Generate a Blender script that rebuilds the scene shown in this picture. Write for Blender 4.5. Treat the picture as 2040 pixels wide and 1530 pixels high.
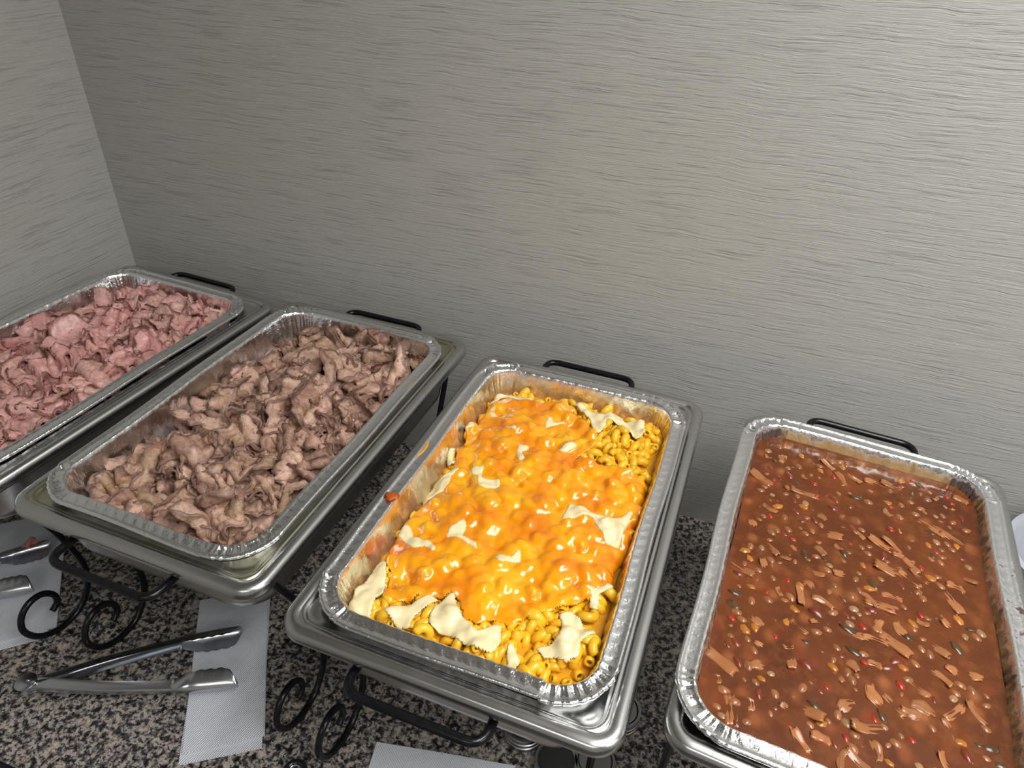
import bpy, bmesh, math, random
import numpy as np
from mathutils import Matrix, Vector, Euler, noise as mnoise

for o in list(bpy.data.objects):
    bpy.data.objects.remove(o, do_unlink=True)
scn = bpy.context.scene
col = scn.collection
PI = math.pi

# ------------------------------------------------------------------ camera
cam_d = bpy.data.cameras.new('camera'); cam = bpy.data.objects.new('camera', cam_d); col.objects.link(cam)
cam_d.sensor_width = 36.0; cam_d.lens = 1373.78 / 2040.0 * 36.0; cam_d.clip_start = 0.01
_r = Vector((0.945703, 0.322488, 0.040574)); _u = Vector((-0.215307, 0.528038, 0.821474)); _f = Vector((-0.243491, 0.785606, -0.568801))
cam.matrix_world = Matrix(((_r.x, _u.x, -_f.x, 1.14600), (_r.y, _u.y, -_f.y, -1.00788), (_r.z, _u.z, -_f.z, 0.94274), (0, 0, 0, 1)))
scn.camera = cam

# ------------------------------------------------------------------ light and exposure
scn.view_settings.view_transform = 'Standard'; scn.view_settings.look = 'None'
scn.view_settings.gamma = 1.0; scn.view_settings.use_curve_mapping = False
scn.view_settings.exposure = 0.0
w = bpy.data.worlds.new('room_air'); scn.world = w; w.use_nodes = True
w.node_tree.nodes['Background'].inputs['Color'].default_value = (0.8, 0.85, 0.9, 1)
w.node_tree.nodes['Background'].inputs['Strength'].default_value = 0.05
CEIL = 1.75

def ceiling_lamp(name, loc, sx, sy, power, colr=(1.0, 0.993, 0.98)):
    l = bpy.data.lights.new(name, 'AREA'); l.shape = 'RECTANGLE'; l.size = sx; l.size_y = sy; l.energy = power; l.color = colr
    o = bpy.data.objects.new(name, l); col.objects.link(o); o.location = loc
    return o
ceiling_lamp('ceiling_troffer_lamp', (1.75, -0.80, CEIL - 0.03), 0.6, 1.2, 36)
ceiling_lamp('ceiling_troffer_lamp', (3.4, -1.4, CEIL - 0.03), 0.6, 1.2, 34)
ceiling_lamp('ceiling_troffer_lamp', (1.2, -2.6, CEIL - 0.03), 1.2, 0.6, 11)

# ------------------------------------------------------------------ helpers
def obj(name, verts, faces, mat=None, parent=None, smooth=True, link=True):
    me = bpy.data.meshes.new(name); me.from_pydata([tuple(v) for v in verts], [], [tuple(f) for f in faces]); me.update()
    if smooth and len(me.polygons):
        me.polygons.foreach_set('use_smooth', [True] * len(me.polygons))
    if mat: me.materials.append(mat)
    o = bpy.data.objects.new(name, me)
    if link: col.objects.link(o)
    if parent: o.parent = parent
    return o
def mesh_obj(name, me, parent=None):
    o = bpy.data.objects.new(name, me); col.objects.link(o)
    if parent: o.parent = parent
    return o
def tag(o, label=None, cat=None, group=None, kind=None):
    if label: o['label'] = label
    if cat: o['category'] = cat
    if group: o['group'] = group
    if kind: o['kind'] = kind
    return o
def empty(name, mat4=None):
    o = bpy.data.objects.new(name, None); o.empty_display_size = 0.05; col.objects.link(o)
    if mat4 is not None: o.matrix_world = mat4
    return o
def box_geo(x0, x1, y0, y1, z0, z1):
    v = [(x, y, z) for z in (z0, z1) for y in (y0, y1) for x in (x0, x1)]
    return v, [(0, 2, 3, 1), (4, 5, 7, 6), (0, 1, 5, 4), (2, 6, 7, 3), (0, 4, 6, 2), (1, 3, 7, 5)]
def auto_smooth(o, ang=35):
    me = o.data
    bm = bmesh.new(); bm.from_mesh(me)
    for e in bm.edges:
        if len(e.link_faces) == 2 and e.calc_face_angle(0) > math.radians(ang): e.smooth = False
    bm.to_mesh(me); bm.free()
def crom(pts, n, closed=False):
    P = [Vector(p) for p in pts]; out = []
    m = len(P); rng = m if closed else m - 1
    for i in range(rng):
        if closed: a, b, c, d = P[(i - 1) % m], P[i], P[(i + 1) % m], P[(i + 2) % m]
        else: a, b, c, d = P[max(i - 1, 0)], P[i], P[i + 1], P[min(i + 2, m - 1)]
        for k in range(n):
            t = k / n
            out.append(0.5 * ((2 * b) + (c - a) * t + (2 * a - 5 * b + 4 * c - d) * t * t + (3 * b - a - 3 * c + d) * t ** 3))
    if not closed: out.append(P[-1])
    return out
def tube_geo(path, r, seg=10, closed=False, caps=True):
    P = [Vector(p) for p in path]; n = len(P); V = []; F = []
    t0 = (P[1] - P[0]).normalized(); up = Vector((0, 0, 1))
    if abs(t0.dot(up)) > 0.9: up = Vector((1, 0, 0))
    nrm = (up - t0 * up.dot(t0)).normalized()
    for i in range(n):
        if closed: t = (P[(i + 1) % n] - P[(i - 1) % n]).normalized()
        else: t = (P[min(i + 1, n - 1)] - P[max(i - 1, 0)]).normalized()
        nrm = (nrm - t * nrm.dot(t)).normalized(); bn = t.cross(nrm)
        rr = r[i] if isinstance(r, (list, tuple)) else r
        for k in range(seg):
            a = 2 * PI * k / seg; V.append(P[i] + (nrm * math.cos(a) + bn * math.sin(a)) * rr)
    rng = n if closed else n - 1
    for i in range(rng):
        j = (i + 1) % n
        for k in range(seg):
            F.append((i * seg + k, i * seg + (k + 1) % seg, j * seg + (k + 1) % seg, j * seg + k))
    if caps and not closed:
        F.append(tuple(range(seg))[::-1]); F.append(tuple((n - 1) * seg + k for k in range(seg)))
    return V, F
def round_path(pts, rad, n=6):
    P = [Vector(p) for p in pts]; out = [P[0]]
    for i in range(1, len(P) - 1):
        a = (P[i - 1] - P[i]); b = (P[i + 1] - P[i]); r = min(rad, a.length * .49, b.length * .49)
        p0 = P[i] + a.normalized() * r; p1 = P[i] + b.normalized() * r
        for k in range(n + 1):
            t = k / n; out.append((1 - t) ** 2 * p0 + 2 * t * (1 - t) * P[i] + t * t * p1)
    out.append(P[-1]); return out
def lathe_geo(prof, n=40, c=(0, 0, 0)):
    V = []; F = []
    for r, z in prof:
        for k in range(n):
            a = 2 * PI * k / n; V.append((c[0] + r * math.cos(a), c[1] + r * math.sin(a), c[2] + z))
    for i in range(len(prof) - 1):
        for k in range(n):
            F.append((i * n + k, i * n + (k + 1) % n, (i + 1) * n + (k + 1) % n, (i + 1) * n + k))
    F.append(tuple(range(n))[::-1]); F.append(tuple((len(prof) - 1) * n + k for k in range(n)))
    return V, F

# ------------------------------------------------------------------ materials
class NT:
    def __init__(s, name):
        s.m = bpy.data.materials.new(name); s.m.use_nodes = True; s.t = s.m.node_tree; s.t.nodes.clear()
        s.out = s.n('ShaderNodeOutputMaterial'); s.b = s.n('ShaderNodeBsdfPrincipled'); s.l(s.b.outputs[0], s.out.inputs[0])
    def n(s, typ, **kw):
        x = s.t.nodes.new(typ)
        for k, v in kw.items():
            if k.startswith('i_'): x.inputs[k[2:].replace('_', ' ')].default_value = v
            else: setattr(x, k, v)
        return x
    def l(s, a, b): s.t.links.new(a, b)
    def set(s, **kw):
        for k, v in kw.items():
            s.b.inputs[k.replace('_', ' ')].default_value = v
    def coord(s, which='Object', scale=(1, 1, 1)):
        c = s.n('ShaderNodeTexCoord'); mp = s.n('ShaderNodeMapping'); mp.inputs['Scale'].default_value = scale
        s.l(c.outputs[which], mp.inputs['Vector']); return mp.outputs[0]
    def noise(s, vec, scale, detail=4, rough=.55, dist=0.0):
        x = s.n('ShaderNodeTexNoise'); x.inputs['Scale'].default_value = scale; x.inputs['Detail'].default_value = detail
        x.inputs['Roughness'].default_value = rough; x.inputs['Distortion'].default_value = dist
        s.l(vec, x.inputs['Vector']); return x.outputs['Fac']
    def ramp(s, fac, stops, interp='LINEAR'):
        x = s.n('ShaderNodeValToRGB'); x.color_ramp.interpolation = interp
        els = x.color_ramp.elements
        while len(els) < len(stops): els.new(0.5)
        for e, (p, c) in zip(els, stops): e.position = p; e.color = (*c, 1) if len(c) == 3 else c
        s.l(fac, x.inputs['Fac']); return x.outputs['Color']
    def mix(s, fac, a, b, blend='MIX'):
        x = s.n('ShaderNodeMix', data_type='RGBA', blend_type=blend)
        for sock, v in ((x.inputs[0], fac), (x.inputs[6], a), (x.inputs[7], b)):
            if isinstance(v, (int, float)): sock.default_value = v
            elif isinstance(v, tuple): sock.default_value = (*v, 1) if len(v) == 3 else v
            else: s.l(v, sock)
        return x.outputs[2]
    def math(s, op, a, b=None, c=None, clamp=False):
        x = s.n('ShaderNodeMath', operation=op); x.use_clamp = clamp
        for i, v in enumerate((a, b, c)):
            if v is None: continue
            if isinstance(v, (int, float)): x.inputs[i].default_value = v
            else: s.l(v, x.inputs[i])
        return x.outputs[0]
    def bump(s, h, strength=.3, dist=.001, prev=None):
        x = s.n('ShaderNodeBump'); x.inputs['Strength'].default_value = strength; x.inputs['Distance'].default_value = dist
        s.l(h, x.inputs['Height'])
        if prev is not None: s.l(prev, x.inputs['Normal'])
        s.l(x.outputs[0], s.b.inputs['Normal']); return x.outputs[0]
    def base(s, c): s.l(c, s.b.inputs['Base Color'])
def srgb(r, g, b):
    f = lambda v: (v / 255 / 12.92) if v / 255 <= .04045 else ((v / 255 + .055) / 1.055) ** 2.4
    return (f(r), f(g), f(b))

def mat_wallpaper():
    m = NT('grey_wallcovering'); c = m.n('ShaderNodeTexCoord'); sp = m.n('ShaderNodeSeparateXYZ'); m.l(c.outputs['Object'], sp.inputs[0])
    hor = m.math('ADD', sp.outputs[0], sp.outputs[1])
    cb0 = m.n('ShaderNodeCombineXYZ'); m.l(hor, cb0.inputs[0]); m.l(sp.outputs[2], cb0.inputs[2])
    wv = m.noise(cb0.outputs[0], 7.0, 3, .6)
    z2 = m.math('ADD', sp.outputs[2], m.math('MULTIPLY', m.math('SUBTRACT', wv, .5), .016))
    def lay(sx, sz):
        cb = m.n('ShaderNodeCombineXYZ'); m.l(m.math('MULTIPLY', hor, sx), cb.inputs[0]); m.l(m.math('MULTIPLY', z2, sz), cb.inputs[2]); return cb.outputs[0]
    n1 = m.noise(lay(9, 300), 1.0, 4, .68); n2 = m.noise(lay(22, 640), 1.0, 3, .6); n3 = m.noise(lay(3.0, 60), 1.0, 2, .5)
    crease = m.ramp(n1, [(.0, (0, 0, 0)), (.34, (.25, .25, .25)), (.44, (.62, .62, .62)), (.58, (.75, .75, .75)), (.7, (1, 1, 1))])
    h = m.math('ADD', m.math('MULTIPLY', crease, 1.0), m.math('MULTIPLY', n2, .8))
    m.bump(h, .8, .0013)
    colr = m.mix(crease, srgb(140, 139, 135), srgb(178, 177, 172))
    colr = m.mix(m.math('MULTIPLY', n3, .35), colr, srgb(158, 158, 150))
    m.base(colr); m.set(Roughness=.62); m.b.inputs['Specular IOR Level'].default_value = .25
    return m.m
def mat_granite():
    m = NT('speckled_granite_laminate'); v = m.coord('Object')
    n0 = m.noise(v, 120, 5, .62, .25); n1 = m.noise(v, 230, 4, .65, .2); n2 = m.noise(v, 20, 3, .5)
    colr = m.ramp(n0, [(.36, srgb(24, 24, 26)), (.44, srgb(66, 64, 66)), (.50, srgb(128, 122, 119)), (.57, srgb(196, 187, 178)), (.68, srgb(120, 116, 118))])
    tint = m.ramp(n2, [(.35, srgb(170, 170, 176)), (.5, srgb(212, 204, 196)), (.65, srgb(190, 182, 184))])
    colr = m.mix(.4, colr, tint, 'MULTIPLY')
    dark = m.ramp(n1, [(.40, (1, 1, 1)), (.46, (0, 0, 0))])
    colr = m.mix(dark, colr, srgb(24, 23, 25))
    vo = m.n('ShaderNodeTexVoronoi'); vo.inputs['Scale'].default_value = 130; m.l(v, vo.inputs['Vector'])
    sp = m.ramp(vo.outputs['Distance'], [(.16, (1, 1, 1)), (.3, (0, 0, 0))])
    msk = m.math('MULTIPLY', sp, m.ramp(m.noise(v, 33, 2), [(.5, (0, 0, 0)), (.58, (1, 1, 1))]))
    colr = m.mix(m.math('MULTIPLY', msk, .8), colr, srgb(26, 25, 28))
    pl = m.math('MULTIPLY', m.ramp(m.noise(v, 48, 4, .6), [(.56, (0, 0, 0)), (.66, (1, 1, 1))]), .7)
    colr = m.mix(pl, colr, srgb(196, 184, 166))
    m.base(colr); m.set(Roughness=.32); m.b.inputs['Specular IOR Level'].default_value = .35
    m.bump(n1, .06, .0004)
    return m.m
def mat_steel(name, c=(.60, .60, .59), rough=.24, stain_tint=None):
    m = NT(name); v = m.coord('Object', (14, 14, 300)); n = m.noise(v, 3, 3, .6); v2 = m.coord('Object'); n2 = m.noise(v2, 22, 4, .6)
    colr = m.mix(m.math('MULTIPLY', n2, .35), (*c,), (c[0] * .62, c[1] * .62, c[2] * .6))
    if stain_tint:
        colr = m.mix(m.ramp(m.noise(v2, 9, 4, .6), [(.42, (0, 0, 0)), (.6, (.8, .8, .8))]), colr, stain_tint)
    m.base(colr); m.set(Metallic=1.0)
    m.l(m.math('ADD', m.math('MULTIPLY', n2, .16), rough - .06), m.b.inputs['Roughness'])
    m.bump(n, .025, .0003)
    return m.m
def mat_foil(name, stain_tint=None, dull=.85, amount=.8, streak=0.5):
    """crinkled aluminium; stain = (colour a, colour b) of baked on food film on the inner walls"""
    m = NT(name); v = m.coord('Object'); n = m.noise(v, 85, 5, .65); n2 = m.noise(v, 300, 2, .5); n3 = m.noise(v, 24, 3, .5)
    m.bump(m.math('ADD', m.math('ADD', n, m.math('MULTIPLY', n2, .35)), m.math('MULTIPLY', n3, 1.2)), .42, .0024)
    colr = m.mix(m.math('MULTIPLY', n3, .3), (.93, .94, .95), (.80, .81, .83))
    met = None
    m.set(Roughness=.15, Metallic=1.0)
    if stain_tint:
        at = m.n('ShaderNodeAttribute', attribute_name='film'); f = at.outputs['Fac']
        vs = m.coord('Object', (1, 1, .28)); ns = m.noise(vs, 130, 4, .6); nb = m.noise(v, 26, 4, .65)
        mk = m.math('ADD', f, m.math('ADD', m.math('MULTIPLY', m.math('SUBTRACT', nb, .5), 1.5), m.math('MULTIPLY', m.math('SUBTRACT', ns, .5), streak)))
        mk = m.math('MULTIPLY', m.ramp(mk, [(.42, (0, 0, 0)), (.72, (1, 1, 1))]), amount)
        bn = m.n('ShaderNodeAttribute', attribute_name='burn'); bf = m.math('ADD', bn.outputs['Fac'], m.math('MULTIPLY', m.math('SUBTRACT', ns, .5), 1.2)) ; bf = m.math('ADD', bf, m.math('MULTIPLY', m.math('SUBTRACT', nb, .5), .9))
        sc = m.mix(m.ramp(bf, [(.3, (1, 1, 1)), (.7, (0, 0, 0))]), stain_tint[0], stain_tint[1])
        colr = m.mix(mk, colr, sc)
        m.l(m.math('SUBTRACT', 1.0, m.math('MULTIPLY', mk, dull)), m.b.inputs['Metallic'])
        m.l(m.math('ADD', m.math('MULTIPLY', mk, .14), .15), m.b.inputs['Roughness'])
    m.base(colr)
    return m.m
def mat_iron():
    m = NT('black_coated_iron'); v = m.coord('Object'); n = m.noise(v, 160, 4, .6)
    m.base(m.ramp(n, [(.35, (.003, .003, .004)), (.7, (.008, .008, .010))])); m.set(Roughness=.24); m.b.inputs['Specular IOR Level'].default_value = .3; m.bump(n, .08, .0006); return m.m
def mat_meat(name, cols, rind, rough=.42, EDGE0=.9, EDGEA=.7, fib=.5):
    m = NT(name); oi = m.n('ShaderNodeObjectInfo'); v0 = m.n('ShaderNodeTexCoord')
    ad = m.n('ShaderNodeVectorMath', operation='ADD'); m.l(v0.outputs['Object'], ad.inputs[0])
    cb = m.n('ShaderNodeCombineXYZ'); m.l(oi.outputs['Random'], cb.inputs[0]); m.l(m.math('MULTIPLY', oi.outputs['Random'], 7.3), cb.inputs[1]); m.l(cb.outputs[0], ad.inputs[1])
    v = ad.outputs[0]
    n = m.noise(v, 45, 5, .65); nf = m.noise(v, 260, 4, .6); na = m.noise(v, 110, 3, .6, 1.2)
    t = m.math('ADD', m.math('MULTIPLY', oi.outputs['Random'], .62), m.math('MULTIPLY', n, .62), clamp=True)
    t = m.math('SUBTRACT', t, .12)
    k = len(cols)
    colr = m.ramp(t, [(i / (k - 1), c) for i, c in enumerate(cols)])
    colr = m.mix(m.ramp(nf, [(.3, (.4, .4, .4)), (.5, (0, 0, 0))]), colr, rind)
    at = m.n('ShaderNodeAttribute', attribute_name='edge')
    e = m.math('ADD', at.outputs['Fac'], m.math('MULTIPLY', m.math('SUBTRACT', n, .5), .5))
    colr = m.mix(m.ramp(e, [(EDGE0, (0, 0, 0)), (EDGE0 + .09, (EDGEA, EDGEA, EDGEA))]), colr, rind)
    m.base(colr); m.set(Roughness=rough); m.b.inputs['Specular IOR Level'].default_value = .4
    m.set(Subsurface_Weight=.08); m.b.inputs['Subsurface Radius'].default_value = (.006, .003, .002); m.b.inputs['Subsurface Scale'].default_value = .5
    m.bump(m.math('ADD', m.math('MULTIPLY', na, .8), m.math('MULTIPLY', nf, .5)), fib, .0016)
    return m.m
def mat_plain(name, c, rough=.5, metal=0.0, nscale=80, var=.25, bump=.1, spec=.5, rand=0.0, sss=0.0):
    m = NT(name); v = m.coord('Object'); n = m.noise(v, nscale, 4, .6)
    colr = m.mix(n, tuple(x * (1 - var) for x in c), tuple(min(1, x * (1 + var)) for x in c))
    if rand:
        oi = m.n('ShaderNodeObjectInfo'); h = m.n('ShaderNodeHueSaturation'); m.l(colr, h.inputs['Color'])
        m.l(m.math('ADD', m.math('MULTIPLY', oi.outputs['Random'], rand), 1 - rand * .5), h.inputs['Value']); colr = h.outputs[0]
    m.base(colr); m.set(Roughness=rough, Metallic=metal); m.b.inputs['Specular IOR Level'].default_value = spec
    if sss: m.set(Subsurface_Weight=sss); m.b.inputs['Subsurface Radius'].default_value = (.006, .004, .002); m.b.inputs['Subsurface Scale'].default_value = .6
    if bump: m.bump(n, bump, .001)
    return m.m

# ------------------------------------------------------------------ the setting
M_WALL = mat_wallpaper(); M_GRAN = mat_granite()
M_PLAIN = mat_plain('off_white_paint', srgb(205, 203, 198), .7, bump=.05, var=.05)
M_FLOOR = mat_plain('dark_vinyl_floor', srgb(70, 66, 62), .5, bump=.05)
def slab(name, x0, x1, y0, y1, z0, z1, m):
    v, f = box_geo(x0, x1, y0, y1, z0, z1); return tag(obj(name, v, f, m, smooth=False), kind='structure')
XR, YF, ZF = 4.6, -3.8, -0.92
slab('wall_back', -0.1, XR + .1, 0.0, 0.1, ZF, CEIL, M_WALL)
slab('wall_left', -0.1, 0.0, YF, 0.0, ZF, CEIL, M_WALL)
slab('wall_right', XR, XR + .1, YF, 0.0, ZF, CEIL, M_PLAIN)
slab('wall_front', -0.1, XR + .1, YF - .1, YF, ZF, CEIL, M_PLAIN)
slab('ceiling', -0.1, XR + .1, YF - .1, 0.1, CEIL, CEIL + .1, M_PLAIN)
slab('floor', -0.1, XR + .1, YF - .1, 0.1, ZF - .1, ZF, M_FLOOR)
# counter: speckled top with a dark bull-nosed front edge, on a plain base
ct = empty('counter'); tag(ct, kind='structure')
v, f = box_geo(0.0, 3.2, -0.776, 0.0, -0.038, 0.0); obj('worktop', v, f, M_GRAN, ct, smooth=False)
M_EDGE = mat_plain('dark_counter_edging', srgb(34, 34, 40), .3, bump=.03)
prof = [(-0.776, 0.0)] + [(-0.776 - .019 * math.sin(a), -0.019 + .019 * math.cos(a)) for a in [k * PI / 10 for k in range(1, 10)]] + [(-0.776, -0.038)]
V = [(x, y, z) for x in (0.0, 3.2) for y, z in prof]; n = len(prof)
obj('edge_strip', V, [(i, i + 1, n + i + 1, n + i) for i in range(n - 1)] + [(n - 1, 0, n, 2 * n - 1), tuple(range(n))[::-1], tuple(range(n, 2 * n))], M_EDGE, ct)
v, f = box_geo(0.0, 3.2, -0.70, 0.0, ZF, -0.038); obj('cabinet_base', v, f, M_PLAIN, ct, smooth=False)

# ------------------------------------------------------------------ pans
H, DH = 0.3374, 0.01125
PANS = {1: (0.2068, -0.3595, -0.0795), 2: (0.5902, -0.3597, -0.0343), 3: (0.9855, -0.3920, -0.0308), 4: (1.3728, -0.3903, -0.0923)}
RIM = H + DH
def pan_mat(i):
    x, y, a = PANS[i]; return Matrix.Translation((x, y, 0)) @ Matrix.Rotation(a, 4, 'Z')
def ring(W, L, d, r, nl, ns, na):
    """points of a rounded rectangle inset by d; returns list of (x,y,nx,ny,s,corner)"""
    hw, hl = W / 2 - d, L / 2 - d; r = max(r - d, .006); out = []; s = 0
    hw0, hl0 = W / 2, L / 2
    cor = [(1, 1, 0), (-1, 1, PI / 2), (-1, -1, PI), (1, -1, 1.5 * PI)]
    for ci, (sx, sy, a0) in enumerate(cor):
        cx, cy = sx * (hw - r), sy * (hl - r)
        for k in range(na):
            a = a0 + (k / na) * PI / 2
            out.append((cx + r * math.cos(a), cy + r * math.sin(a), math.cos(a), math.sin(a), 0, .5 - abs(k / na - .5)))
        nx_, ny_ = cor[(ci + 1) % 4][:2]
        a1 = a0 + PI / 2; p0 = (cx + r * math.cos(a1), cy + r * math.sin(a1))
        q = (nx_ * (hw - r) + r * math.cos(a1), ny_ * (hl - r) + r * math.sin(a1))
        m = ns if ci % 2 == 0 else nl
        for k in range(m):
            t = k / m; out.append((p0[0] + (q[0] - p0[0]) * t, p0[1] + (q[1] - p0[1]) * t, math.cos(a1), math.sin(a1), t * math.hypot(q[0] - p0[0], q[1] - p0[1]), -1))
    return out
def shell(name, W, L, R, prof, mat, parent, nl=12, ns=8, na=10, disp=None, film=None, burn=None, inner_r=None):
    V = []; F = []; A = []
    n = 2 * (nl + ns) + 4 * na
    for j, (d, z) in enumerate(prof):
        for i, (x, y, nx, ny, s, c) in enumerate(ring(W, L, d, R if not (inner_r and d > (.0162 if name == 'food_pan' else .0207)) else inner_r, nl, ns, na)):
            dx = dz = 0
            if disp: dx, dz = disp(i, j, s, c, d, z)
            V.append((x + nx * dx, y + ny * dx, z + dz)); A.append(film(d, z, i, x, y) if film else 0)
    for j in range(len(prof) - 1):
        for i in range(n):
            F.append((j * n + i, j * n + (i + 1) % n, (j + 1) * n + (i + 1) % n, (j + 1) * n + i))
    F.append(tuple((len(prof) - 1) * n + i for i in range(n)))
    o = obj(name, V, F, mat, parent)
    o.data.polygons[len(F) - 1].use_smooth = False
    if film:
        at = o.data.attributes.new('film', 'FLOAT', 'POINT'); at.data.foreach_set('value', A)
        at = o.data.attributes.new('burn', 'FLOAT', 'POINT'); at.data.foreach_set('value', [burn(v[0], v[1], v[2]) for v in V])
    return o
WATER = [(.006, H - .0155), (.001, H - .0165), (0, H - .014), (0, H - .008), (.0015, H - .0035), (.005, H - .0008), (.010, H), (.0155, H - .0012), (.0185, H - .0045), (.0200, H - .009), (.0210, H - .0115),
         (.0215, H - .016), (.0235, H - .035), (.0280, H - .074), (.0305, H - .083), (.036, H - .0885), (.046, H - .090)]
FOODP = [(.0045, H - .0105), (.001, H - .0115), (0, H - .008), (.0005, H - .004), (.003, H - .0015), (.0065, H - .0012), (.009, H - .004), (.011, H - .005), (.0160, H - .005), (.0165, H - .0052), (.0195, H - .007), (.022, H - .014), (.027, H - .04), (.033, H - .07), (.038, H - .074)]
FOIL = [(.004, RIM - .0052), (.0012, RIM - .0055), (0, RIM - .0038), (.0002, RIM - .0018), (.0018, RIM - .0002), (.0038, RIM - .0004), (.0052, RIM - .0018), (.0075, RIM - .0024), (.0105, RIM - .0022), (.0135, RIM - .002), (.0160, RIM - .0014),
        (.0182, RIM + .0002), (.0200, RIM - .0012), (.0214, RIM - .006), (.0232, RIM - .014), (.0255, RIM - .024), (.028, RIM - .034), (.0325, RIM - .052), (.036, RIM - .066), (.041, RIM - .0705), (.047, RIM - .072)]
def foil_disp(seed):
    rnd = random.Random(seed); NA = 48
    pl = {}
    def pleat(i):
        if i not in pl: pl[i] = rnd.uniform(-1, 1)
        return pl[i]
    ph = [rnd.uniform(0, 6.28) for _ in range(6)]
    def f(i, j, s, c, d, z):
        dx = dz = 0
        wall = max(0.0, min(1.0, (RIM - .004 - z) / .02)) * max(0.0, min(1.0, (z - RIM + .07) / .03))
        if c >= 0:
            k = min(1, c * 6 + .25)
            p = (pleat(i // 2 if i % 2 == 0 else i // 2) * .9 + pleat(9000 + i) * .5) * k
            if d < .006: dz += p * .0009; dx += p * .0008
            elif d < .0178: dz += p * .0023
            elif d < .0205: dz += p * .0007; dx += p * .0007
            if wall: dx += p * .0018 * wall + .0010 * wall * pleat(20000 + i + 137 * (j // 3))
        else:
            if .006 < d < .0178:
                w = math.sin(2 * PI * (s / .0145 + d / .018)); dz += .00085 * max(0, w) ** 2 * math.sin(PI * (d - .006) / .0118)
            if .0178 <= d < .0206: dx += .0005 * math.sin(s * 420 + ph[0]) * math.sin(s * 91 + ph[1])
            if wall:
                dx += wall * (.0007 * math.sin(s * 150 + ph[2]) * math.sin(s * 47 + ph[3]) + .0005 * math.sin(s * 330 + ph[4] + z * 60))
            # slow hand-bent waviness of the rim
            dz += .0007 * math.sin(s * 13 + ph[5])
            if d < .03: dx += -.0016 * math.sin(PI * min(1, s / .41)) * math.sin(s * 21 + ph[4])
        return dx, dz
    return f
M_STEEL = mat_steel('brushed_stainless_steel'); M_STEEL2 = mat_steel('yellowish_stainless_steel', (.58, .575, .52), .28, stain_tint=(.46, .43, .30))  # second steel has a patchy yellowish tint mixed into its colour
M_IRON = mat_iron()
def film_all(i):
    def f(d, z, k, x, y):
        dep = (RIM - .003 - z)
        if d < .0198: return -2.0 if i != 4 else (-.35 + (.80 if (x > .14 and y < .10) else (.25 if y > .2 and x > -.05 else 0)))
        lo, hi = {1: (.012, .05), 2: (.014, .05), 3: (.002, .03), 4: (-.006, .012)}[i]
        return max(0.0, min(1.0, (dep - lo) / (hi - lo)))
    return f
def burn_all(i):
    def f(x, y, z):
        if i != 4: return .5
        c = max(0.0, 1 - math.hypot(abs(x) - .135, abs(y) - .235) / .045)          # baked-on corners
        right = .45 if x > .12 else (.7 if x < -.12 else 0)
        back = .12 if y > .2 else .5
        if x > .14 and z > RIM - .004: return .95
        return min(1.0, max(c * 1.15, right, back if abs(x) < .12 else 0))
    return f
STAINS = {1: (srgb(110, 80, 72), srgb(150, 116, 106)), 2: (srgb(92, 70, 62), srgb(128, 104, 96)), 3: (srgb(178, 138, 36), srgb(200, 168, 74)), 4: (srgb(62, 28, 10), srgb(172, 138, 78))}
AMT = {1: .45, 2: .45, 3: .62, 4: .93}
LBL = {1: 'of sliced ham', 2: 'of sliced roast beef', 3: 'of macaroni and cheese', 4: 'of baked beans'}
RACK_DX = {1: -.036, 2: -.010, 3: -.012, 4: .004}
RACK_DY = {1: .012, 2: .014, 3: .022, 4: .014}

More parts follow.
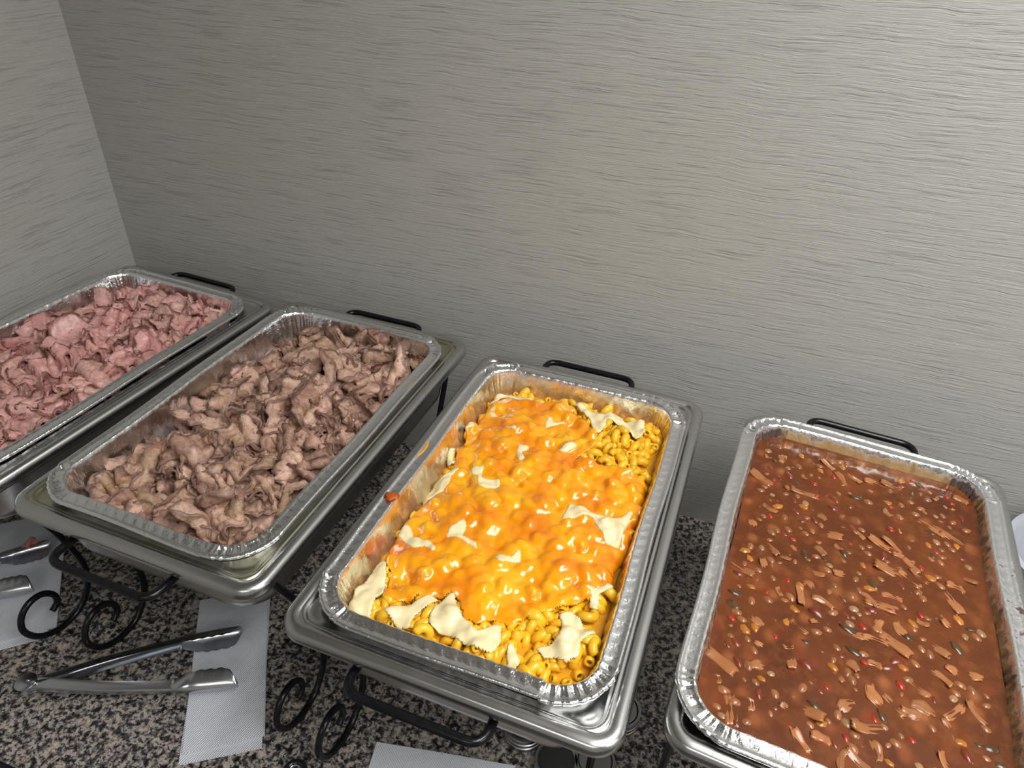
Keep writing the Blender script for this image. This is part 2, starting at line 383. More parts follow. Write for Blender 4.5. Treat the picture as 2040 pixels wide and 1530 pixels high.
SCROLL = [(.060, .305), (.066, .275), (.085, .232), (.106, .180), (.119, .127), (.126, .080), (.121, .045), (.104, .019), (.083, .0065), (.055, .0065), (.030, .022), (.0165, .050), (.021, .074), (.037, .088), (.057, .087), (.071, .071), (.071, .054), (.060, .046)]
FOIL_OBJ = {}; W4OFF = (.008, .001, 0)
for i in (1, 2, 3, 4):
    PM = pan_mat(i)
    # --- rack
    RK = PM @ Matrix.Translation((RACK_DX[i], RACK_DY[i], 0))
    rk = empty('chafing_rack', RK)
    tag(rk, {1: 'black iron chafing rack with scroll feet under the ham tray, leftmost', 2: 'black iron chafing rack with scroll feet under the roast beef tray',
             3: 'black iron chafing rack with scroll feet under the macaroni tray', 4: 'black iron chafing rack under the baked beans tray, rightmost'}[i], 'chafing rack', 'iron chafing racks')
    HX, HY = (.162, .262) if i < 4 else (.148, .262)
    loop = round_path([(0, -HY, .305), (HX, -HY, .305), (HX, HY, .305), (-HX, HY, .305), (-HX, -HY, .305), (0, -HY, .305)], .02)
    V, F = tube_geo(loop[:-1], .0042, 8, closed=True); obj('frame', V, F, M_IRON, rk)
    for sx in (-1, 1):
        for sy in (-1, 1):
            # scroll profile is measured from the pan's front edge (v = -0.286)
            pts = [(sx * HX, sy * (.286 + RACK_DY[3] - .008 - a), z) for a, z in SCROLL]
            V, F = tube_geo(crom(pts, 5), .0047, 10); obj('leg', V, F, M_IRON, rk)
    for sy in (-1, 1):
        pth = round_path([(-.074, sy * (HY - .002), .305), (-.074, sy * .3245, .309), (.074, sy * .3245, .309), (.074, sy * (HY - .002), .305)], .02, 8)
        V, F = tube_geo(pth, .005, 10); obj('handle', V, F, M_IRON, rk)
    # --- water pan, food pan, foil tray: three things nested in each other
    o = shell('water_pan', .361 if i < 4 else .338, .572 if i < 4 else .548, .030, WATER, M_STEEL, None, 14, 10, 12, inner_r=.078)
    o.matrix_world = PM @ Matrix.Translation((.002, .004, 0) if i < 4 else W4OFF)
    tag(o, 'deep stainless steel water pan holding the trays ' + LBL[i], 'water pan', 'steel water pans')
    if i < 4:
        o = shell('food_pan', .335, .546, .026, FOODP, M_STEEL2 if i == 2 else M_STEEL, None, 14, 10, 12, inner_r=.072); o.matrix_world = PM @ Matrix.Translation((.001, .002, 0))
        tag(o, ('yellow-tinged' if i == 2 else 'plain') + ' stainless steel insert pan under the foil tray ' + LBL[i], 'food pan', 'steel insert pans')
    mf = mat_foil('aluminium_foil_%d' % i, STAINS[i], amount=AMT[i], streak=1.2 if i != 4 else 1.6, dull={1: .6, 2: .6, 3: .28, 4: .85}[i])
    o = shell('foil_tray', .325, .525, .062, FOIL, mf, None, 190, 110, 48, foil_disp(i * 11), film_all(i), burn_all(i)); o.matrix_world = PM
    tag(o, {1: 'crimped aluminium foil tray full of sliced pink ham, leftmost', 2: 'crimped aluminium foil tray heaped with sliced roast beef',
            3: 'crimped aluminium foil tray filled with cheesy macaroni', 4: 'sauce-stained aluminium foil tray of baked beans, rightmost'}[i], 'foil tray', 'foil trays')
    FOIL_OBJ[i] = o
def region(u, v, W=.27, L=.46):
    c = 'left' if u < -W / 6 else ('right' if u > W / 6 else 'centre')
    r = ['at the front rim', 'before the middle', 'in the middle', 'behind the middle', 'at the back wall'][min(4, max(0, int((v / L + .5) * 5)))]
    return c + ' ' + r
def inner_half(z):
    """half width / half length / corner radius of the foil tray's inside at height z"""
    d = np.interp(RIM - z, [RIM - p[1] for p in FOIL[12:]], [p[0] for p in FOIL[12:]])
    return .1625 - d, .2625 - d, .062 - d
def inside(u, v, z, pad=0.0):
    a, b, r = inner_half(z); a -= pad; b -= pad; r = max(r - pad, .008)
    x, y = abs(u) - (a - r), abs(v) - (b - r)
    if x > 0 and y > 0: return math.hypot(x, y) <= r
    return abs(u) <= a and abs(v) <= b

# ------------------------------------------------------------------ sliced meat
def slice_mesh(name, seed, size, thick, amp, waves, mat, N=20, elong=1.25, rough=.0, crumple=0.0):
    rs = np.random.RandomState(seed)
    g = np.linspace(-1, 1, N); A, B = np.meshgrid(g, g, indexing='ij')
    # square to disc
    rad = np.maximum(np.abs(A), np.abs(B)); ang = np.arctan2(B, A)
    ph = rs.uniform(0, 6.28, 5)
    out = 1 + .16 * np.sin(2 * ang + ph[0]) + .10 * np.sin(3 * ang + ph[1]) + .06 * np.sin(5 * ang + ph[2]) + .045 * np.sin(9 * ang + ph[3])
    s = rad * np.cos(ang) * out * size * elong; t = rad * np.sin(ang) * out * size
    lam = size * 2 * elong / waves; p0 = rs.uniform(0, 6.28); kap = rs.uniform(-.8, .8) / size; k2 = rs.uniform(-1, 1) * 9
    def theta(ss, tt): return amp * np.sin(2 * PI * ss / lam + p0 + kap * tt + k2 * np.sin(tt / size * 1.3 + ph[4]) * .05) * (1 + .35 * np.sin(ph[1] + ss / size * 2 + tt / size)) + rs_b * np.sin(ss / size * 1.1 + ph[2])
    rs_b = rs.uniform(-.5, .5)
    X = np.zeros_like(s); Z = np.zeros_like(s); K = 36
    for q in range(K):
        th = theta(s * (q + .5) / K, t); X += np.cos(th) * s / K; Z += np.sin(th) * s / K
    Y = t.copy()
    c = rs.uniform(-.55, .55) / size                     # gentle bend across
    Z += .5 * c * t * t * .6
    for k in range(3):
        a = rs.uniform(0, 6.28); fr = rs.uniform(1.5, 3.5) / size
        Z += size * .05 * np.sin(fr * (X * math.cos(a) + Y * math.sin(a)) + rs.uniform(0, 6))
    if rough: Z += rough * rs.uniform(-1, 1, Z.shape); X += rough * rs.uniform(-1, 1, Z.shape) * .6; Y += rough * rs.uniform(-1, 1, Z.shape) * .6
    if crumple:
        sd = seed * 1.7
        for i_ in range(N):
            for j_ in range(N):
                p = (X[i_, j_] * 75, Y[i_, j_] * 75, sd); w3 = mnoise.turbulence_vector((p[0] * 1.0 + A[i_, j_] * 1.5, p[1] + B[i_, j_] * 1.5, sd), 3, False)
                X[i_, j_] += crumple * .7 * w3[0]; Y[i_, j_] += crumple * .7 * w3[1]; Z[i_, j_] += crumple * w3[2]
    Z -= Z.mean(); X -= X.mean()
    P = np.stack([X, Y, Z], -1)
    du = np.gradient(P, axis=0); dv = np.gradient(P, axis=1); nn = np.cross(du, dv); nn /= (np.linalg.norm(nn, axis=-1, keepdims=True) + 1e-9)
    fade = (1 - .55 * rad ** 6)[..., None]
    top = P + nn * thick * .5 * fade; bot = P - nn * thick * .5 * fade
    V = np.concatenate([top.reshape(-1, 3), bot.reshape(-1, 3)]); F = []; o = N * N
    for i in range(N - 1):
        for j in range(N - 1):
            a = i * N + j; F.append((a, a + N, a + N + 1, a + 1)); F.append((o + a, o + a + 1, o + a + N + 1, o + a + N))
    bd = [(i, 0) for i in range(N - 1)] + [(N - 1, j) for j in range(N - 1)] + [(i, N - 1) for i in range(N - 1, 0, -1)] + [(0, j) for j in range(N - 1, 0, -1)]
    bd = [i * N + j for i, j in bd]
    for k in range(len(bd)):
        a, b = bd[k], bd[(k + 1) % len(bd)]; F.append((b, a, o + a, o + b))
    me = bpy.data.meshes.new(name); me.from_pydata(V.tolist(), [], F); me.update()
    me.polygons.foreach_set('use_smooth', [True] * len(me.polygons)); me.materials.append(mat)
    e = np.concatenate([rad.reshape(-1)] * 2)
    me.attributes.new('edge', 'FLOAT', 'POINT').data.foreach_set('value', e.astype(np.float32))
    return me
M_HAM = mat_meat('sliced_ham', [srgb(208, 150, 146), srgb(216, 168, 160), srgb(204, 148, 142), srgb(214, 172, 158), srgb(198, 150, 130)], srgb(96, 54, 38), .36, .91, .85, .35)
M_BEEF = mat_meat('sliced_roast_beef', [srgb(206, 124, 118), srgb(190, 148, 130), srgb(208, 172, 152), srgb(150, 114, 98), srgb(194, 158, 138), srgb(158, 130, 100), srgb(198, 130, 122)], srgb(66, 42, 32), .45, .86, .6, .7)
ham_var = [slice_mesh('ham_slice', 100 + k, .034 + .008 * (k % 3), .0016, 1.0 + .25 * (k % 4), 1.3 + .45 * (k % 3), M_HAM, 28, 1.25, 0, .0042) for k in range(14)]
beef_var = [slice_mesh('beef_slice', 300 + k, .028 + .006 * (k % 3), .0033, 1.0 + .28 * (k % 4), 1.25 + .45 * (k % 3), M_BEEF, 28, 1.35, .0002, .0038) for k in range(16)]

def ham_level(u, v):
    return RIM - .040 + .014 * math.exp(-((u - .02) / .10) ** 2 - ((v - .03) / .2) ** 2) + .006 * math.sin(u * 37 + 1) * math.sin(v * 23)
def beef_level(u, v):
    return RIM - .046 + .027 * math.exp(-((u - .045) / .10) ** 2 - ((v - .08) / .19) ** 2) + .010 * math.exp(-((u - .07) / .06) ** 2 - ((v + .18) / .06) ** 2) + .007 * math.sin(u * 41) * math.sin(v * 27 + 1)
def bed(name, i, level, drop, mat, label, cat):
    NX, NY = 60, 100; V = []; F = []; idx = {}
    for a in range(NX):
        for b in range(NY):
            u = (a / (NX - 1) - .5) * .30; v = (b / (NY - 1) - .5) * .50
            z = level(u, v) - drop + .004 * mnoise.noise((u * 60, v * 60, i)) + .003 * mnoise.noise((u * 170, v * 170, i))
            if inside(u, v, z, -.002): idx[a, b] = len(V); V.append((u, v, z))
    for a in range(NX - 1):
        for b in range(NY - 1):
            q = [idx.get(k) for k in ((a, b), (a + 1, b), (a + 1, b + 1), (a, b + 1))]
            if None not in q: F.append(tuple(q))
    o = obj(name, V, F, mat); o.matrix_world = pan_mat(i); tag(o, label, cat, kind='stuff'); return o
def pile(i, name, variants, level, spacing, layers, lift, tilt, label_fn, group, seed, cat, keep=None):
    rnd = random.Random(seed); PM = pan_mat(i); pts = []
    for L in range(layers):
        nx, ny = int(.27 / spacing), int(.47 / spacing)
        for a in range(nx):
            for b in range(ny):
                u = ((a + .5 + rnd.uniform(-.5, .5)) / nx - .5) * .27; v = ((b + .5 + rnd.uniform(-.5, .5)) / ny - .5) * .47
                z = level(u, v) + lift[0] + (lift[1] - lift[0]) * (L + rnd.random()) / layers
                pts.append((u, v, z))
    for u, v, z in pts:
        me = rnd.choice(variants); sz = rnd.uniform(.8, 1.12)
        R = max(x.co.xy.length for x in list(me.vertices)[::7]) * sz
        if keep and not keep(u, v): continue
        # keep the slice inside the foil walls: nudge it inwards
        for _ in range(12):
            if inside(u, v, z, R * .62): break
            u *= .96; v *= .975
        o = mesh_obj(name, me)
        q = Matrix.Translation((u, v, z)) @ Euler((rnd.gauss(0, tilt), rnd.gauss(0, tilt), rnd.uniform(0, 6.28))).to_matrix().to_4x4() @ Matrix.Scale(sz, 4)
        o.matrix_world = PM @ q
        tag(o, label_fn(u, v), cat, group)
M_HAMBED = mat_plain('packed_ham', srgb(150, 90, 84), .45, nscale=120, var=.35, bump=.5)
M_BEEFBED = mat_plain('gap_shade_beef', srgb(64, 42, 34), .5, nscale=120, var=.4, bump=.5)  # bed darkened so shade in the gaps between slices is in its colour
bed('packed_ham', 1, ham_level, .014, M_HAMBED, 'packed pink ham beneath the loose top slices', 'ham')
bed('packed_beef', 2, beef_level, .019, M_BEEFBED, 'packed roast beef darkened as gap shade beneath the loose top slices', 'beef')
pile(1, 'ham_slice', ham_var, ham_level, .037, 3, (-.008, .008), .36, lambda u, v: 'folded pink ham slice in the leftmost tray, ' + region(u, v), 'ham slices in the foil tray', 5, 'ham slice')
pile(2, 'beef_slice', beef_var, beef_level, .0310, 2, (-.010, .011), .6, lambda u, v: 'curled roast beef slice in the second tray, ' + region(u, v), 'roast beef slices in the foil tray', 7, 'beef slice')

# ------------------------------------------------------------------ macaroni and cheese
WHITE=[
 [(-0.1255,0.1707),(-0.125,0.2127),(-0.1135,0.2134),(-0.0895,0.2022),(-0.0576,0.2063),(-0.055,0.1962),(-0.0765,0.1979),(-0.0935,0.1976),(-0.1101,0.2003),(-0.1176,0.1941),(-0.1188,0.1723)],
 [(-0.0095,0.2134),(0.008,0.2156),(0.0208,0.2089),(0.0376,0.2068),(0.0472,0.2205),(0.0667,0.2195),(0.0812,0.2126),(0.1014,0.2162),(0.1097,0.1867),(0.1008,0.1705),(0.0825,0.1836),(0.0611,0.1921),(0.051,0.1903),(0.0551,0.1742),(0.045,0.1586),(0.0277,0.184),(0.0077,0.2031)],
 [(-0.0312,0.1701),(-0.0251,0.1727),(-0.0204,0.163),(-0.007,0.1741),(-0.0042,0.1701),(-0.0159,0.156),(-0.0268,0.1449)],
 [(-0.048,0.0894),(-0.0336,0.0968),(-0.0313,0.0861),(-0.0384,0.0773),(-0.0284,0.0636),(-0.0336,0.058),(-0.0415,0.0658),(-0.0466,0.0795)],
 [(0.0047,0.0982),(0.0121,0.1118),(0.026,0.1214),(0.0297,0.1136),(0.0187,0.0996),(0.0082,0.0963)],
 [(-0.0919,0.0232),(-0.0872,0.0274),(-0.0814,0.0256),(-0.0748,0.0306),(-0.0733,0.0183),(-0.0688,0.0077),(-0.059,0.0077),(-0.0458,0.0134),(-0.0406,-0.0017),(-0.0568,-0.0096),(-0.069,-0.0087),(-0.0723,0.0041),(-0.086,0.0129)],
 [(-0.1372,0.0881),(-0.1293,0.0793),(-0.1276,0.055),(-0.1237,0.0383),(-0.1132,0.0349),(-0.1284,0.0307),(-0.1345,0.0439),(-0.1352,0.0635)],
 [(-0.1288,0.0128),(-0.1147,0.0156),(-0.1091,0.0257),(-0.1033,0.0162),(-0.109,0.0031),(-0.1036,-0.0164),(-0.1103,-0.0263),(-0.1215,-0.0381),(-0.1277,-0.0456),(-0.1347,-0.0317),(-0.1298,-0.0111)],
 [(-0.1202,0.1538),(-0.1132,0.1583),(-0.0991,0.147),(-0.1007,0.141),(-0.1108,0.1445)],
 [(-0.135,0.1169),(-0.1289,0.1157),(-0.1188,0.1048),(-0.1329,0.0962)],
 [(-0.084,0.1225),(-0.0632,0.1203),(-0.056,0.1111),(-0.0765,0.117)],
 [(0.0486,-0.022),(0.0503,0.0085),(0.0696,0.0053),(0.0846,0.0023),(0.1027,0.0063),(0.116,0.0091),(0.1269,0.0314),(0.1276,0.0195),(0.1245,-0.0115),(0.1237,-0.0367),(0.1086,-0.0371),(0.0937,-0.02),(0.0816,-0.0054),(0.0645,-0.0153)],
 [(-0.0705,-0.1019),(-0.0676,-0.0869),(-0.0601,-0.0669),(-0.0515,-0.0775),(-0.05,-0.0942),(-0.0349,-0.0963),(-0.0193,-0.1079),(-0.0401,-0.1035),(-0.0527,-0.0995)],
 [(-0.005,-0.1123),(-0.0008,-0.1026),(0.0125,-0.1019),(0.0182,-0.0857),(0.0269,-0.1046),(0.0153,-0.1094),(0.0066,-0.1185)],
 [(-0.1274,-0.112),(-0.1275,-0.098),(-0.1168,-0.0979),(-0.1043,-0.1118),(-0.0841,-0.1127),(-0.0703,-0.1226),(-0.0697,-0.1305),(-0.0847,-0.1221),(-0.0965,-0.1295),(-0.1084,-0.1228)],
 [(-0.1278,-0.2254),(-0.128,-0.21),(-0.1343,-0.1944),(-0.1282,-0.1814),(-0.1331,-0.1664),(-0.1248,-0.1503),(-0.1172,-0.1559),(-0.1045,-0.1821),(-0.0982,-0.1977),(-0.1045,-0.2039),(-0.0967,-0.229),(-0.119,-0.2307)],
 [(-0.0866,-0.2174),(-0.0758,-0.2054),(-0.0626,-0.1986),(-0.0528,-0.1825),(-0.0401,-0.1816),(-0.0456,-0.1971),(-0.0542,-0.2115),(-0.0527,-0.2268),(-0.066,-0.229),(-0.076,-0.2225)],
 [(-0.0374,-0.21),(-0.0395,-0.1925),(-0.0321,-0.1783),(-0.0261,-0.1694),(-0.0178,-0.1836),(-0.0031,-0.1959),(0.0157,-0.2065),(0.0247,-0.1918),(0.0349,-0.1863),(0.0421,-0.2047),(0.0396,-0.2205),(0.0238,-0.2257),(0.0076,-0.2237),(-0.0143,-0.2188),(-0.0319,-0.2189)],
 [(0.0862,-0.1539),(0.0971,-0.1439),(0.1114,-0.151),(0.1175,-0.161),(0.1274,-0.1497),(0.1298,-0.165),(0.118,-0.1799),(0.1205,-0.1979),(0.1116,-0.2063),(0.0976,-0.2036),(0.0874,-0.2077),(0.0759,-0.199),(0.0881,-0.1921),(0.0957,-0.1789),(0.0941,-0.1633)],
 [(0.0981,-0.1145),(0.1213,-0.1027),(0.1291,-0.0838),(0.1319,-0.102),(0.1211,-0.113),(0.1241,-0.1308),(0.1147,-0.1312),(0.1109,-0.1172)],
 [(0.0477,-0.2036),(0.056,-0.2052),(0.0675,-0.2176),(0.0659,-0.2248),(0.0578,-0.2299)],
 [(-0.0907,-0.026),(-0.0818,-0.0242),(-0.0792,-0.0299),(-0.0881,-0.0318)],
 [(0.0682,0.0171),(0.0679,0.0374),(0.0713,0.0369),(0.07,0.0178)],
]
ORANGE=[(-0.1124,0.1935),(-0.0763,0.1952),(-0.0498,0.1999),(-0.0308,0.2153),(-0.0076,0.2046),(0.0165,0.1883),(0.0443,0.1558),(0.0519,0.1409),(0.0479,0.1156),(0.0362,0.0936),(0.0534,0.0954),(0.0767,0.0999),(0.1115,0.0984),(0.1301,0.0905),(0.1379,0.0682),(0.143,0.027),(0.1351,-0.0035),(0.1381,-0.0365),(0.1297,-0.0642),(0.1321,-0.0863),(0.119,-0.1029),(0.1131,-0.1234),(0.0882,-0.1441),(0.0615,-0.1654),(0.0402,-0.1841),(0.0259,-0.1834),(0.0124,-0.1988),(-0.0046,-0.1925),(-0.0263,-0.1702),(-0.036,-0.1813),(-0.0599,-0.1876),(-0.0807,-0.1997),(-0.0978,-0.1961),(-0.1096,-0.1637),(-0.124,-0.1459),(-0.1272,-0.1137),(-0.1278,-0.0873),(-0.1266,-0.0491),(-0.1113,-0.0227),(-0.1084,0.0097),(-0.1234,0.0592),(-0.1351,0.1028),(-0.1306,0.1574)]
M_NOOD = mat_plain('cheesy_noodle', srgb(232, 178, 38), .22, nscale=150, var=.14, bump=.15, rand=.22, sss=.12)
M_SAUCE = mat_plain('yellow_cheese_sauce', srgb(216, 154, 30), .25, nscale=120, var=.2, bump=.5)
def mat_orange():
    m = NT('melted_orange_cheese'); v = m.coord('Object'); n = m.noise(v, 16, 4, .6, .4); n2 = m.noise(v, 60, 3, .6)
    at = m.n('ShaderNodeAttribute', attribute_name='thick')
    t = m.math('ADD', m.math('MULTIPLY', at.outputs['Fac'], .62), m.math('ADD', m.math('MULTIPLY', n, .55), m.math('MULTIPLY', n2, .12)))
    c = m.ramp(t, [(.36, srgb(244, 184, 30)), (.54, srgb(242, 164, 16)), (.72, srgb(234, 142, 12)), (.95, srgb(218, 116, 12))])
    m.base(c); m.set(Roughness=.2, Subsurface_Weight=.15); m.b.inputs['Subsurface Radius'].default_value = (.008, .004, .001); m.b.inputs['Subsurface Scale'].default_value = .5
    m.set(Coat_Weight=.35, Coat_Roughness=.1)
    m.bump(n2, .12, .001); return m.m
M_ORANGE = mat_orange()
M_WHITE = mat_plain('melted_white_cheese', srgb(228, 213, 166), .3, nscale=60, var=.06, bump=.15, sss=.15)
def noodle_mesh(k):
    rnd = random.Random(40 + k); turns = [1.15, 1.5, 1.9, .8, 1.35, 1.7][k]; R = .0056 + .0006 * (k % 3); r = .0052; pitch = .0142
    n = int(turns * 14) + 1; P = []
    for q in range(n):
        t = q / (n - 1); a = t * turns * 2 * PI
        P.append(Vector(((t - .5) * turns * pitch, R * math.cos(a), R * math.sin(a))))
    V, F = tube_geo(P, r, 9, caps=False); seg = 9
    # hollow ends: short inner wall then a recessed cap
    for end in (0, 1):
        base = 0 if end == 0 else (n - 1) * seg; c = P[0] if end == 0 else P[-1]; tdir = (P[1] - P[0]).normalized() if end == 0 else (P[-2] - P[-1]).normalized()
        i0 = len(V)
        for q in range(seg): V.append(c + (V[base + q] - c) * .52)
        for q in range(seg): V.append(c + (V[base + q] - c) * .45 + tdir * .004)
        for q in range(seg):
            a, b = q, (q + 1) % seg
            f1 = (base + a, base + b, i0 + b, i0 + a); f2 = (i0 + a, i0 + b, i0 + seg + b, i0 + seg + a)
            F += [f1[::-1], f2[::-1]] if end == 0 else [f1, f2]
        F.append(tuple(i0 + seg + q for q in range(seg))[::(1 if end == 0 else -1)])
    me = bpy.data.meshes.new('macaroni_noodle'); me.from_pydata([tuple(v) for v in V], [], F); me.update()
    me.polygons.foreach_set('use_smooth', [True] * len(me.polygons)); me.materials.append(M_NOOD); return me
NOOD = [noodle_mesh(k) for k in range(6)]; NV = [np.array([v.co[:] for v in me.vertices]) for me in NOOD]; NF = [[tuple(p.vertices) for p in me.polygons] for me in NOOD]
def mac_level(u, v):
    e = max(abs(u) / .135, abs(v) / .235)
    return RIM - .026 + .007 * (1 - e * e) - .010 * max(0, (-u - .07) / .06) * (1 if v > -.2 else .4) + .0035 * math.sin(u * 43 + 2) * math.sin(v * 31 + .5)
GX = GY = .0013; NXg, NYg = int(.30 / GX), int(.50 / GY); HM = np.full((NXg, NYg), -1.0)
def pip(poly, X, Y):
    ins = np.zeros(X.shape, bool); n = len(poly)
    for k in range(n):
        x0, y0 = poly[k]; x1, y1 = poly[(k + 1) % n]
        c = ((y0 > Y) != (y1 > Y)); xi = (x1 - x0) * (Y - y0) / ((y1 - y0) + 1e-12) + x0
        ins ^= c & (X < xi)
    return ins
Xg, Yg = np.meshgrid((np.arange(NXg) + .5) * GX - .15, (np.arange(NYg) + .5) * GY - .25, indexing='ij')
rnd = random.Random(77); nood = []
sp = .0150
for layer in range(2):
    nx, ny = int(.285 / sp), int(.49 / sp)
    for a in range(nx):
        for b in range(ny):
            if layer == 1 and rnd.random() < .45: continue
            u = ((a + .5 + rnd.uniform(-.5, .5)) / nx - .5) * .285; v = ((b + .5 + rnd.uniform(-.5, .5)) / ny - .5) * .49
            z = mac_level(u, v) - .0085 + layer * rnd.uniform(.001, .008)
            if not inside(u, v, z, .010): continue
            k = rnd.randrange(6); E3 = Euler((rnd.uniform(0, 6.28), rnd.gauss(0, .35), rnd.uniform(0, 6.28)))
            sc = rnd.uniform(.85, 1.12)
            q = Matrix.Translation((u, v, z)) @ E3.to_matrix().to_4x4() @ Matrix.Scale(sc, 4)
            nood.append((u, v, z, k, q))
for u, v, z, k, q in nood:
    A = np.array(q); P = NV[k] @ A[:3, :3].T + A[:3, 3]
    for ox, oy in ((0, 0), (.5, .5), (-.5, .5), (.5, -.5), (-.5, -.5)):
        ix = np.clip(((P[:, 0] + .15) / GX + ox).astype(int), 0, NXg - 1); iy = np.clip(((P[:, 1] + .25) / GY + oy).astype(int), 0, NYg - 1)
        np.maximum.at(HM, (ix, iy), P[:, 2])
lev = np.vectorize(mac_level)(Xg, Yg); HM = np.maximum(HM, lev - .010)
def blur(A, s):
    r = int(3 * s) + 1; k = np.exp(-np.arange(-r, r + 1) ** 2 / (2 * s * s)); k /= k.sum()
    for ax in (0, 1):
        Pd = np.pad(A, [(r, r) if ax == q else (0, 0) for q in (0, 1)], mode='edge')
        A = sum(k[q] * (Pd[q:q + A.shape[0], :] if ax == 0 else Pd[:, q:q + A.shape[1]]) for q in range(2 * r + 1))
    return A
def dilate(A, r):
    out = A.copy()
    for dx in range(-r, r + 1):
        for dy in range(-r, r + 1):
            if dx * dx + dy * dy <= r * r: out = np.maximum(out, np.roll(np.roll(A, dx, 0), dy, 1))
    return out
H1 = blur(dilate(HM, 2), 1.5); H3 = blur(dilate(HM, 3), 5.0)
def nz(sc, seed): return np.array([[mnoise.noise((x * sc, y * sc, seed)) for y in Yg[0]] for x in Xg[:, 0]])
NZ = nz(28, 3); NZ2 = nz(90, 8)
mask_o = pip(ORANGE, Xg + .006 * NZ + .003 * NZ2, Yg + .006 * NZ2)
WM = [pip(w_, Xg + .0016 * NZ2, Yg + .0016 * NZ) for w_ in WHITE]
anyw = np.zeros_like(mask_o)
for w_ in WM: anyw |= w_
ok_in = np.vectorize(lambda x, y: inside(x, y, RIM - .02, .001))(Xg, Yg)
def sheet(name, mask, Ztop, thick, mat, attr=None):
    mask = mask & ok_in
    m4 = mask
    # smooth coverage so the border is not stair-stepped: pull border vertices towards the mask's blurred edge
    sm = blur(mask.astype(float), 1.6); gx = np.gradient(sm, axis=0); gy = np.gradient(sm, axis=1); gm = np.sqrt(gx * gx + gy * gy) + 1e-6
    shift = np.clip((.5 - sm) / gm, -.9, .9)
    border = mask & ~(np.roll(mask, 1, 0) & np.roll(mask, -1, 0) & np.roll(mask, 1, 1) & np.roll(mask, -1, 1))
    Xs = Xg + np.where(border, shift * gx / gm * GX, 0); Ys = Yg + np.where(border, shift * gy / gm * GY, 0)
    edge = np.clip(blur(mask.astype(float), 2.2) * 2 - 1, 0, 1)
    Zt = Ztop - (1 - np.sqrt(edge)) * thick * .8
    idx = -np.ones(mask.shape, int); idx[mask] = np.arange(mask.sum()); n = int(mask.sum())
    top = np.stack([Xs[mask], Ys[mask], Zt[mask]], 1); bot = top.copy(); bot[:, 2] -= thick
    f = mask[:-1, :-1] & mask[1:, :-1] & mask[1:, 1:] & mask[:-1, 1:]
    I, J = np.nonzero(f); a, b, c, d_ = idx[I, J], idx[I + 1, J], idx[I + 1, J + 1], idx[I, J + 1]
    F = np.stack([a, b, c, d_], 1); Fb = F[:, ::-1] + n
    # side walls along border edges
    ed = {}
    for q in F.tolist():
        for k in range(4):
            e = (q[k], q[(k + 1) % 4])
            if (e[1], e[0]) in ed: del ed[(e[1], e[0])]
            else: ed[e] = 1
    S = [(e[1], e[0], e[0] + n, e[1] + n) for e in ed]
    o = obj(name, np.concatenate([top, bot]).tolist(), F.tolist() + Fb.tolist() + S, mat)
    if attr is not None:
        at = attr[mask]; o.data.attributes.new('thick', 'FLOAT', 'POINT').data.foreach_set('value', np.concatenate([at, at]).astype(np.float32))
    o.matrix_world = pan_mat(3); return o
# melted orange cheese: clings to the noodles, pools smooth where it lies thick
pool = np.clip(blur(np.clip(NZ * 1.6 + .35, 0, 1), 6), 0, 1)
Zo = np.maximum(H1, H1 * (1 - .55 * pool) + H3 * .55 * pool) + .0009
thick_attr = np.clip((Zo - HM) / .009, 0, 1) * .55 + pool * .6
tag(sheet('melted_orange_cheese', mask_o, Zo, .0018, M_ORANGE, blur(thick_attr, 1.2)), 'glossy melted orange cheese sheet covering the macaroni', 'cheese')
WL = ['long bent white cheese strip at the back left of the macaroni', 'large ragged white cheese slice at the back right of the macaroni', 'small boot-shaped white cheese scrap near the macaroni back centre',
      'small crooked white cheese scrap left of the macaroni centre', 'small leaf-shaped white cheese scrap right of the macaroni centre', 'L-shaped white cheese patch left of the macaroni centre',
      'narrow white cheese strip along the left foil wall', 'lumpy white cheese patch against the left foil wall', 'tiny white cheese dab near the back left noodles', 'small pointed white cheese flap at the back left foil wall',
      'thin white cheese sliver below the back left noodles', 'large two-armed white cheese slice by the right foil wall', 'torn V-shaped white cheese piece left of the front centre', 'small bow-shaped white cheese scrap in front of the centre',
      'wavy white cheese strip toward the left front edge', 'big smooth white cheese slice in the front left corner', 'white cheese slice draped over front noodles beside the front left corner', 'widest white cheese slice along the front foil edge',
      'bulging white cheese blob near the front right corner', 'forked white cheese piece by the right front wall', 'short white cheese strip at the front edge right of the widest slice', 'tiny white cheese fleck left of the macaroni centre', 'thin upright white cheese sliver right of the macaroni centre']
Zw = np.maximum(H1, H1 * .6 + H3 * .4) + .0022
for w_, lb in zip(WM, WL):
    if (w_ & ok_in).sum() > 12: tag(sheet('white_cheese_slice', w_, np.maximum(Zw, Zo + .0008), .0020, M_WHITE), lb, 'cheese slice', 'white cheese slices on the macaroni')
# noodles: those left bare by the cheese are things of their own, the buried rest one mass
cov = mask_o | anyw
def covered(u, v):
    return cov[min(NXg - 1, max(0, int((u + .15) / GX))), min(NYg - 1, max(0, int((v + .25) / GY)))]
free = sorted([t for t in nood if not covered(t[0], t[1])], key=lambda t: -t[2] - .02 * (-t[1]))[:300]
fs = set(id(t) for t in free); rest = [t for t in nood if id(t) not in fs]
for t in free:
    o = mesh_obj('macaroni_noodle', NOOD[t[3]]); o.matrix_world = pan_mat(3) @ t[4]
    tag(o, 'bare yellow corkscrew noodle in the macaroni tray, ' + region(t[0], t[1]), 'noodle', 'bare noodles around the melted cheese')
V = []; F = []; off = 0
for t in rest:
    A = np.array(t[4]); V.append(NV[t[3]] @ A[:3, :3].T + A[:3, 3]); F += [tuple(off + q for q in f_) for f_ in NF[t[3]]]; off += len(NV[t[3]])
